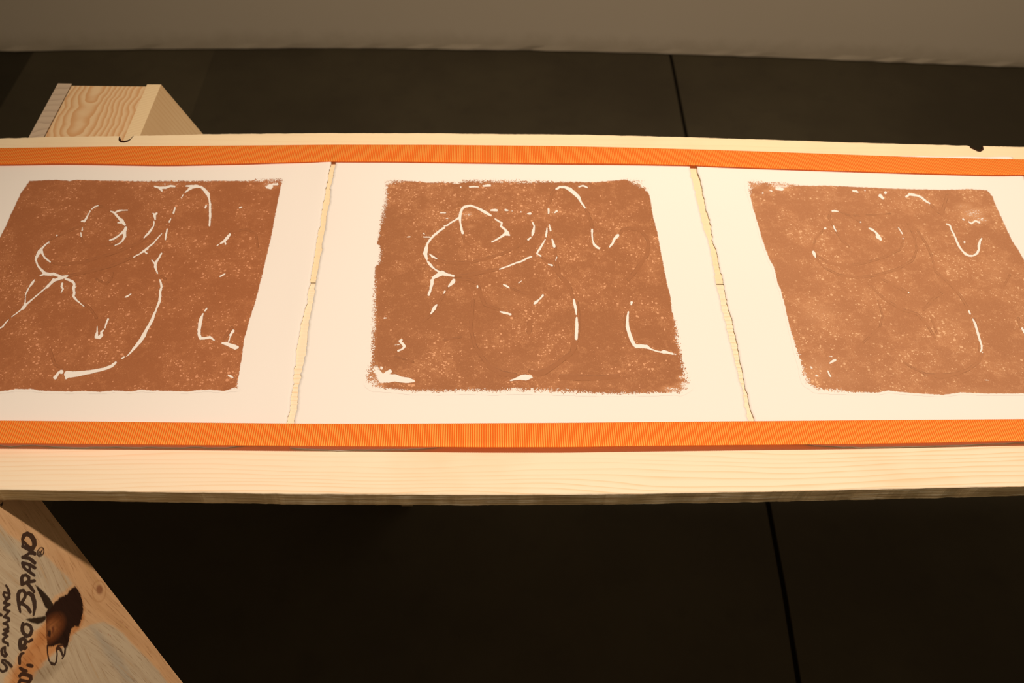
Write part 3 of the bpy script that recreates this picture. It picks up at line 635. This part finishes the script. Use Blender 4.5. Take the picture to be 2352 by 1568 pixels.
WM = [('M1', [(1290, 1355, 12), (1220, 1340, 14), (1150, 1320, 28), (1090, 1350, 22), (1045, 1378, 18)]), ('M1', [(1140, 1320, 18), (1090, 1290, 10), (1060, 1270, 6), (1020, 1235, 14), (985, 1190, 14), (968, 1172, 5)]),
      ('M1', [(965, 1150, 10), (945, 1080, 24), (960, 1010, 20), (970, 960, 10), (1010, 900, 12), (1060, 850, 12), (1130, 795, 12), (1180, 760, 10)]), ('M1', [(1180, 740, 8), (1215, 735, 8), (1260, 700, 9), (1320, 665, 8), (1355, 645, 14)]), ('M1', [(1000, 1090, 6), (1030, 1115, 12), (1085, 1142, 6)]),
      ('M1', [(1405, 830, 12), (1390, 780, 14), (1375, 700, 9), (1368, 640, 16), (1380, 570, 14), (1400, 530, 14), (1430, 505, 14), (1500, 492, 10), (1560, 510, 10), (1610, 535, 14), (1660, 560, 14), (1700, 585, 18), (1755, 615, 8)]),
      ('M1', [(1800, 655, 5), (1840, 680, 8), (1885, 705, 10), (1875, 745, 10), (1930, 790, 12), (1945, 830, 30), (1975, 855, 10)]), ('M1', [(1925, 840, 16), (1870, 880, 10), (1820, 910, 8), (1765, 935, 7)]), ('M1', [(1750, 550, 8), (1790, 548, 14), (1825, 550, 10)]), ('M1', [(1930, 545, 12), (1960, 550, 6)]),
      ('M1', [(2010, 558, 7)]), ('M1', [(2120, 568, 6)]), ('M1', [(2200, 590, 6), (2235, 590, 13)]), ('M2', [(125, 700, 8), (145, 745, 8), (130, 820, 18), (120, 860, 8)]), ('M2', [(100, 885, 8), (70, 910, 10)]),
      ('M1', [(1860, 1272, 6), (1960, 1235, 8), (2060, 1195, 9), (2130, 1175, 9), (2200, 1135, 9), (2250, 1118, 6)]), ('M2', [(225, 1110, 8), (175, 1080, 8), (215, 1020, 12), (250, 960, 8), (280, 905, 5)]), ('M2', [(290, 875, 8), (295, 820, 12), (302, 770, 6)]),
      ('M2', [(330, 725, 5), (345, 795, 12)]), ('M2', [(365, 905, 8), (390, 990, 16)]), ('M2', [(320, 535, 10), (322, 590, 8)]), ('M2', [(395, 580, 6), (420, 560, 10)]), ('M2', [(415, 290, 8), (460, 262, 12), (520, 265, 14), (580, 290, 20), (640, 340, 22), (690, 390, 18), (720, 450, 10), (765, 515, 10)]),
      ('M2', [(695, 260, 7), (740, 245, 8), (795, 268, 8)]), ('M2', [(855, 790, 12), (855, 850, 8), (860, 910, 7), (880, 970, 12), (920, 1005, 14), (945, 1018, 8)]), ('M2', [(1170, 860, 18), (1130, 900, 14), (1110, 950, 12), (1070, 998, 8)]),
      ('M2', [(420, 1125, 5), (410, 1160, 4)]), ('M2', [(320, 1212, 5), (365, 1225, 9)]), ('M1', [(1030, 1410, 14), (1030, 1450, 18), (1010, 1500, 14)]), ('M3', [(1005, 20, 18), (1000, 80, 15), (985, 140, 11), (965, 190, 14)]), ('M1', [(1295, 1410, 20), (1260, 1450, 14), (1235, 1480, 10)]),
      ('M3', [(1265, 30, 20), (1240, 60, 16), (1205, 92, 8)]), ('M3', [(1160, 150, 8), (1148, 175, 5)]), ('M3', [(1060, 315, 8), (1035, 350, 20), (1010, 390, 13), (990, 420, 6)]), ('M3', [(1550, 85, 8), (1552, 105, 8)]), ('M3', [(1865, 70, 6), (1900, 88, 12), (1930, 105, 6)]), ('M3', [(2045, 50, 5), (2080, 25, 4)]),
      ('M3', [(1825, 395, 6), (1870, 408, 12), (1910, 415, 12), (1950, 428, 10)]), ('M4', [(245, 200, 12), (225, 225, 8), (195, 255, 6), (165, 280, 18), (140, 300, 6)]), ('M4', [(618, 250, 10), (625, 300, 14), (640, 360, 16), (648, 430, 6)]), ('M4', [(650, 470, 10), (652, 560, 18), (650, 640, 18), (645, 715, 18)]),
      ('M4', [(1312, 285, 14), (1305, 310, 8)]), ('M4', [(1272, 395, 7), (1262, 450, 12), (1258, 520, 16), (1260, 580, 20), (1285, 660, 20), (1310, 730, 20), (1340, 790, 18), (1365, 810, 20), (1430, 810, 22), (1490, 815, 20), (1540, 845, 8), (1600, 865, 6), (1660, 878, 8), (1700, 875, 20), (1760, 888, 12), (1840, 905, 6)]),
      ('M3', [(640, 735, 12), (620, 750, 14), (660, 790, 15), (675, 810, 16), (645, 845, 7), (600, 865, 10)]), ('M3', [(560, 795, 3), (610, 790, 5)]), ('M3', [(320, 1080, 30), (350, 1120, 36), (420, 1165, 22), (500, 1110, 22)]), ('M3', [(350, 1130, 20), (400, 1210, 40), (480, 1195, 50), (560, 1190, 42), (640, 1212, 34), (720, 1218, 30), (790, 1228, 10)]), ('M3', [(400, 1070, 14)]),
      ('M3', [(1945, 1222, 4), (2020, 1200, 14), (2070, 1185, 26), (2130, 1183, 36), (2190, 1178, 18), (2212, 1185, 5)]), ('M1', [(1490, 262, 7), (1550, 258, 9), (1600, 262, 5)]), ('M1', [(1660, 248, 10), (1740, 245, 11)]), ('M1', [(1380, 265, 7)]), ('M2', [(1470, 240, 14), (1500, 236, 12)]),
      ('M1', [(920, 830, 5), (935, 845, 5)]), ('M1', [(1130, 580, 3), (1190, 580, 7)]), ('M1', [(1200, 650, 3), (1225, 650, 3)]), ('M3', [(430, 472, 5), (455, 470, 5)]), ('M1', [(725, 878, 4), (760, 874, 3)]), ('M1', [(920, 875, 4), (1000, 880, 7)])]
WR = [('R1', [(1185, 585, 8), (1215, 582, 10), (1260, 590, 5)]), ('R1', [(1095, 807, 13)]), ('R1', [(1200, 775, 5), (1215, 810, 8), (1235, 845, 5)]), ('R1', [(940, 1110, 14), (955, 1140, 18), (970, 1180, 6)]), ('R1', [(1660, 808, 8), (1700, 825, 14), (1740, 855, 8), (1760, 880, 16), (1775, 915, 26), (1810, 950, 12)]),
      ('R1', [(1450, 325, 9), (1490, 330, 12), (1515, 340, 6)]), ('R1', [(1800, 385, 20), (1840, 425, 12)]), ('R1', [(1870, 350, 17)]), ('R1', [(1605, 320, 8)]), ('R2', [(300, 800, 4), (330, 845, 7), (350, 880, 5)]), ('R2', [(358, 940, 7)]), ('R1', [(1550, 728, 7)]),
      ('R2', [(400, 400, 10), (440, 370, 14), (500, 378, 14), (560, 392, 12), (610, 420, 12), (650, 455, 12), (700, 485, 8)]), ('R2', [(920, 752, 7), (960, 768, 9), (985, 830, 9), (1015, 890, 9), (1045, 960, 12), (1080, 1040, 12), (1120, 1095, 8), (1160, 1135, 14), (1210, 1160, 10), (1260, 1160, 8), (1310, 1130, 14), (1335, 1080, 12), (1335, 1030, 15), (1350, 970, 12), (1370, 940, 8)]),
      ('R2', [(1150, 985, 12)]), ('R2', [(1130, 690, 8), (1150, 700, 5)]), ('R2', [(1200, 720, 5), (1240, 745, 9), (1290, 710, 9), (1340, 735, 9)]), ('R2', [(1370, 690, 6), (1385, 678, 4)]), ('R3', [(1000, 1045, 14), (965, 1060, 12), (930, 1085, 8)]), ('R3', [(925, 997, 4), (955, 998, 6)]), ('R3', [(675, 1125, 6), (700, 1148, 6)]),
      ('R3', [(905, 1185, 7), (920, 1225, 10), (940, 1255, 8)]), ('R3', [(755, 1245, 9), (770, 1250, 6)]), ('R4', [(1205, 415, 10), (1225, 450, 10)]), ('R4', [(1258, 520, 6), (1290, 590, 14), (1315, 680, 14), (1345, 780, 13), (1370, 860, 10), (1370, 910, 12), (1355, 935, 8)]), ('R4', [(1380, 945, 6)]),
      ('R4', [(1890, 635, 10), (1925, 690, 16), (1990, 760, 18)]), ('R1', [(290, 355, 10)]), ('R1', [(380, 320, 4), (405, 330, 9)]), ('R1', [(470, 300, 12), (540, 305, 18)]), ('R4', [(1425, 1303, 4), (1465, 1303, 4)]), ('R4', [(430, 178, 8)])]
GL = [('LO', [(610, 305, 5), (645, 312, 5), (690, 340, 5)]), ('LO', [(505, 500, 5), (520, 545, 6), (560, 560, 5)]), ('LO', [(310, 655, 6), (400, 668, 7), (520, 652, 7), (700, 600, 7), (850, 540, 7), (900, 505, 6)]), ('LO', [(420, 740, 7), (560, 712, 8), (700, 675, 8), (850, 612, 7)]),
      ('LO', [(700, 720, 5), (690, 760, 5), (660, 790, 5), (600, 760, 5)]), ('LO', [(500, 900, 5), (560, 940, 6), (600, 1000, 6)]), ('LO', [(300, 520, 5), (380, 480, 5), (500, 430, 5)]), ('LO', [(630, 550, 5), (720, 540, 5)]),
      ('LO', [(310, 1200, 9), (340, 1290, 8), (380, 1310, 8)]), ('LO', [(1430, 470, 5), (1530, 450, 5), (1590, 480, 5), (1600, 560, 5)]), ('LO', [(1440, 1060, 8), (1390, 1130, 8)]), ('LO', [(1000, 740, 6), (1030, 760, 5)])]
GM = [('M1', [(1405, 850, 12), (1430, 930, 14), (1490, 980, 12)]), ('M1', [(1000, 1050, 8), (1090, 1150, 14), (1200, 1190, 16), (1330, 1195, 16), (1500, 1190, 14), (1700, 1140, 14), (1900, 1080, 14), (2100, 980, 14), (2200, 920, 12)]), ('M1', [(1040, 1260, 6), (1290, 1355, 14), (1450, 1350, 18), (1650, 1310, 18), (1860, 1270, 14)]),
      ('M2', [(340, 450, 12), (360, 350, 16), (410, 290, 14)]), ('M2', [(765, 520, 12), (810, 600, 16), (850, 720, 14), (860, 790, 10)]), ('M2', [(1180, 860, 12), (1230, 790, 16), (1320, 770, 14), (1450, 800, 14), (1520, 880, 16), (1550, 950, 18), (1530, 1100, 20), (1470, 1180, 20), (1370, 1320, 22), (1300, 1400, 18)]),
      ('M2', [(220, 1110, 10), (330, 1200, 14), (420, 1300, 18), (500, 1400, 18), (570, 1497, 16)]), ('M2', [(410, 1000, 12), (400, 1080, 16), (420, 1200, 22), (440, 1300, 16)]), ('M4', [(500, 0, 16), (570, 80, 16), (590, 180, 16), (618, 250, 14)]), ('M4', [(640, 735, 34), (615, 830, 34), (590, 890, 22), (480, 975, 24), (370, 1055, 28), (260, 1120, 34), (180, 1140, 34), (90, 1110, 18)]),
      ('M4', [(665, 280, 6), (690, 450, 7), (692, 600, 7), (670, 720, 6)]), ('M4', [(1240, 420, 6), (1222, 540, 7), (1250, 690, 7), (1310, 810, 6)]), ('M3', [(1560, 80, 14), (1590, 200, 20), (1640, 310, 18), (1800, 370, 12)]), ('M3', [(1500, 260, 14), (1480, 450, 20), (1470, 600, 20), (1520, 800, 18), (1600, 930, 20), (1700, 1060, 24), (1850, 1140, 32), (2000, 1160, 26)]),
      ('M3', [(900, 520, 8), (1000, 430, 12), (1130, 220, 14), (1190, 110, 10)]), ('M3', [(1280, 0, 10), (1450, 10, 14), (1550, 60, 10)]), ('M3', [(1950, 110, 8), (2060, 160, 10), (2150, 190, 8)]), ('M3', [(2180, 520, 30), (2170, 640, 26)]), ('M3', [(1150, 740, 6), (1350, 700, 8)]), ('M4', [(470, 1180, 30), (700, 1190, 34), (900, 1190, 30), (1150, 1170, 24)]),
      ('M3', [(560, 940, 8), (700, 970, 8), (780, 1000, 8)])]
GR = [('RO', [(600, 310, 6), (592, 345, 7), (612, 385, 6), (640, 440, 5), (680, 500, 5), (725, 540, 4)]), ('RO', [(562, 422, 5), (500, 490, 5), (485, 560, 5), (505, 615, 5), (560, 680, 5), (660, 730, 6), (780, 747, 6), (900, 733, 6), (1050, 690, 7), (1150, 632, 7), (1178, 560, 5), (1160, 470, 5), (1110, 370, 4)]),
      ('RO', [(510, 600, 5), (600, 655, 6), (700, 670, 6), (830, 650, 5), (960, 612, 6), (1070, 560, 5), (1092, 480, 4)]), ('RO', [(650, 300, 3), (760, 350, 4), (860, 415, 4), (930, 480, 4)]), ('RO', [(1180, 430, 4), (1240, 520, 6), (1280, 610, 6), (1302, 705, 6), (1400, 790, 7), (1470, 870, 7), (1530, 970, 7)]),
      ('RO', [(930, 750, 5), (1030, 800, 7), (1120, 850, 7)]), ('RO', [(860, 790, 5), (960, 890, 7), (1080, 960, 7), (1180, 990, 7), (1240, 1050, 7), (1300, 1150, 6)]), ('RO', [(1360, 840, 6), (1285, 890, 8), (1225, 960, 7)]), ('RO', [(1275, 1015, 6), (1312, 1120, 6)]),
      ('RO', [(1612, 1255, 9), (1590, 1310, 9), (1520, 1360, 9), (1440, 1390, 10), (1340, 1405, 15), (1230, 1392, 6)]), ('RO', [(1090, 1310, 4), (1150, 1350, 5), (1230, 1385, 5)]), ('RO', [(1260, 250, 5), (1310, 300, 8), (1345, 320, 10), (1380, 200, 8)]), ('RO', [(755, 335, 4), (900, 330, 4), (1000, 320, 3)]),
      ('RO', [(1560, 1020, 5), (1590, 1120, 5), (1595, 1240, 5)]), ('RO', [(1855, 1020, 8), (1870, 1080, 7)]), ('RO', [(920, 900, 4), (950, 1000, 5), (930, 1080, 5), (820, 1180, 5)]), ('RO', [(1760, 800, 5), (1800, 730, 5)])]
# rubbed, thinly printed patches: (x, y, radius x, radius y, strength) in photo pixels
UL = [(385, 424, 48, 9, .55), (330, 422, 30, 5, .5), (620, 425, 22, 12, .75), (235, 790, 40, 24, .30), (150, 870, 60, 22, .35), (110, 650, 70, 20, .2), (275, 640, 60, 30, .18), (60, 890, 90, 10, .22), (520, 785, 40, 26, .30), (270, 415, 40, 4, .4), (560, 650, 40, 60, .12), (600, 415, 45, 5, .5), (150, 662, 14, 12, .5), (330, 855, 100, 22, .15), (515, 560, 18, 14, .3)]
UM = [(1075, 492, 16, 9, .72), (1080, 520, 14, 6, .5), (1270, 486, 22, 12, .5), (870, 870, 22, 26, .75), (1574, 884, 24, 10, .95), (1545, 893, 30, 8, .85), (1567, 866, 16, 7, .8), (985, 500, 60, 40, .16), (1480, 422, 16, 8, .8), (920, 560, 40, 24, .15), (1500, 600, 40, 60, .25), (1170, 690, 70, 30, .28), (1240, 840, 160, 40, .22), (1320, 880, 180, 22, .22), (895, 422, 12, 10, .5), (850, 850, 14, 60, .4), (1330, 440, 30, 14, .25), (1250, 560, 60, 40, .12), (1420, 540, 40, 12, .2), (862, 720, 8, 160, .35)]
UR = [(1790, 430, 22, 8, .95), (1765, 438, 16, 6, .5), (1735, 425, 22, 12, .45), (2235, 490, 34, 16, .70), (2215, 474, 28, 12, .5), (2250, 505, 26, 10, .70), (1880, 850, 50, 40, .42), (1880, 720, 60, 40, .35), (1930, 870, 80, 26, .30), (2180, 760, 100, 90, .22), (2240, 900, 120, 16, .3), (2290, 620, 50, 50, .28), (1820, 600, 70, 60, .15), (2080, 560, 60, 30, .14), (1868, 868, 16, 12, .5), (2100, 690, 120, 60, .15), (1845, 880, 14, 20, .45)]
# parts of the outline where the ink fades out instead of stopping: (x, y, radius x, radius y, amount)
SL = [(620, 414, 50, 10, .5), (400, 415, 80, 6, .2), (545, 890, 12, 12, .3)]
SM = [(1575, 870, 26, 45, .7), (852, 870, 25, 45, .9), (1475, 420, 30, 16, .9), (880, 480, 16, 70, .55), (858, 740, 14, 120, .5), (1150, 416, 140, 8, .45), (1210, 897, 420, 12, .45), (895, 416, 25, 12, .6), (872, 590, 14, 30, .4), (1560, 780, 16, 60, .5)]
SR = [(1730, 425, 22, 20, .6), (1790, 424, 30, 8, .8), (1850, 870, 25, 30, .6), (1900, 897, 90, 10, .4), (1835, 830, 20, 60, .3)]
def bumps(px, py, L):
    o = np.zeros(px.shape)
    for x, y, rx, ry, a in L: o = np.maximum(o, a*np.exp(-(((px-x)/rx)**2+((py-y)/ry)**2)*1.1))
    return o
def make_print(sheet_o, outline, whites, grooves, rubs, softs, fl, fr, curl, mat):
    w = np.array([at(x, y, HT+.002) for x, y in outline])
    x0, x1, y0, y1 = w[:, 0].min()-.008, w[:, 0].max()+.008, w[:, 1].min()-.008, w[:, 1].max()+.008
    nx, ny = int((x1-x0)/.00062), int((y1-y0)/.00085)
    xs_, ys_ = np.linspace(x0, x1, nx), np.linspace(y0, y1, ny)
    Xg, Yg = np.meshgrid(xs_, ys_)
    Zg = zpaper(Xg, Yg, fl, fr, curl)+.0002
    V = np.stack([Xg, Yg, Zg], 2).reshape(-1, 3); px, py = project(V)
    E = np.clip(poly_sdf(px, py, outline), -30, 40)
    S = bumps(px, py, softs)
    q = grid_quads(ny, nx)
    keep = (E[q] > (-4.0-24*S[q])).any(1)&(px[q] > -60).all(1)&(px[q] < 2430).all(1)
    q = q[keep]; used = np.unique(q); rm = np.full(len(V), -1); rm[used] = np.arange(len(used)); q = rm[q]
    V = V[used]; px = px[used]; py = py[used]; E = E[used]; S = S[used]
    B = stroke_sdf(px, py, [conv(f, s) for f, s in whites])
    Gd = stroke_sdf(px, py, [conv(f, s) for f, s in grooves])
    Gm = Gd; F = bumps(px, py, rubs)
    # a ragged light fringe along the border of the print
    o = mesh_np('printed_block', V, q, mat, sheet_o, smooth=True, attrs={'edge': E, 'blank': B, 'groove': Gm, 'rub': F, 'soft': S})
    return o
make_print(S1, OL, WL, GL, UL, SL, fL, fE1, CU1, M_inkL)
make_print(S2, OM, WM, GM, UM, SM, fE2, fE3, CU2, M_inkM)
make_print(S3, OR, WR, GR, UR, SR, fE4, fRr, CU3, M_inkR)

# ------------------------------------------------------------------ the two orange ribbons
FU = [(0, 340), (150, 338.5), (250, 337), (400, 335.5), (560, 334), (765, 331.4), (1000, 332), (1280, 335.7), (1480, 340), (1590, 343), (1800, 349), (2100, 360), (2352, 366.4)]
FL_ = [(0, 377.4), (150, 375), (380, 378.6), (560, 375), (650, 372), (765, 370), (900, 370), (1000, 371.5), (1280, 375), (1400, 375.7), (1500, 377), (1590, 379.4), (1800, 387), (2100, 396.5), (2210, 399.7), (2280, 401.5), (2352, 401)]
NU = [(0, 966), (300, 968.5), (700, 972), (900, 972.3), (1100, 971.5), (1300, 971), (1400, 970), (1750, 967), (2030, 964), (2352, 961.5)]
NL = [(0, 1017.6), (300, 1020), (660, 1023), (900, 1024.7), (1100, 1026.7), (1300, 1027), (1400, 1025.3), (1750, 1021.3), (2000, 1018.5), (2200, 1014.5), (2352, 1011)]
def ribbon(label, upper, lower, zh):
    pitch = .00232; sub = 8
    X = np.arange(XL, XR, pitch/sub); n = len(X)
    wu = pl_z(upper, HT+zh); wl = pl_z(lower, HT+zh)
    def ex(w):
        pl, pr = np.polyfit(w[:3, 0], w[:3, 1], 1), np.polyfit(w[-3:, 0], w[-3:, 1], 1)
        y = np.interp(X, w[:, 0], w[:, 1]); k = np.ones(161)/161
        y = np.convolve(np.pad(y, 80, 'edge'), k, 'valid'); return y
    yu, yl = ex(wu), ex(wl)
    ph = X/pitch*2*math.pi
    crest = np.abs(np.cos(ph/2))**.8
    rib = .00042*(crest-.5)
    sc = .00022*(crest-.5)
    z = HT+zh+.0004*np.sin(X*9)
    rows = [(0.0, -.0006, 0), (0.0, .0, .5), (.012, .0001, 1), (.25, .0, 1), (.5, .0, 1), (.75, 0, 1), (.988, .0001, 1), (1., 0, .5), (1., -.0006, 0)]
    V = []; C = []
    for i, (s, dz, a) in enumerate(rows):
        y = yl*(1-s)+yu*s
        if s <= .012: y = y-sc
        if s >= .988: y = y+sc
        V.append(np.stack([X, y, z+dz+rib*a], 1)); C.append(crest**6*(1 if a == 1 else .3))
    R_ = len(rows)
    V = np.concatenate(V); C = np.concatenate(C); q = grid_quads(R_, n)
    Q = q
    o = mesh_np('ribbon', V, Q, M_ribbon, smooth=True, attrs={'crest': C})
    tag(o, label, 'ribbon', 'orange ribbons across the sheets')
ribbon('front orange ribbed ribbon over the near torn edges of the paper sheets', NU, NL, .0096)
ribbon('back orange ribbed ribbon over the far edges of the paper sheets', FU, FL_, .0062)
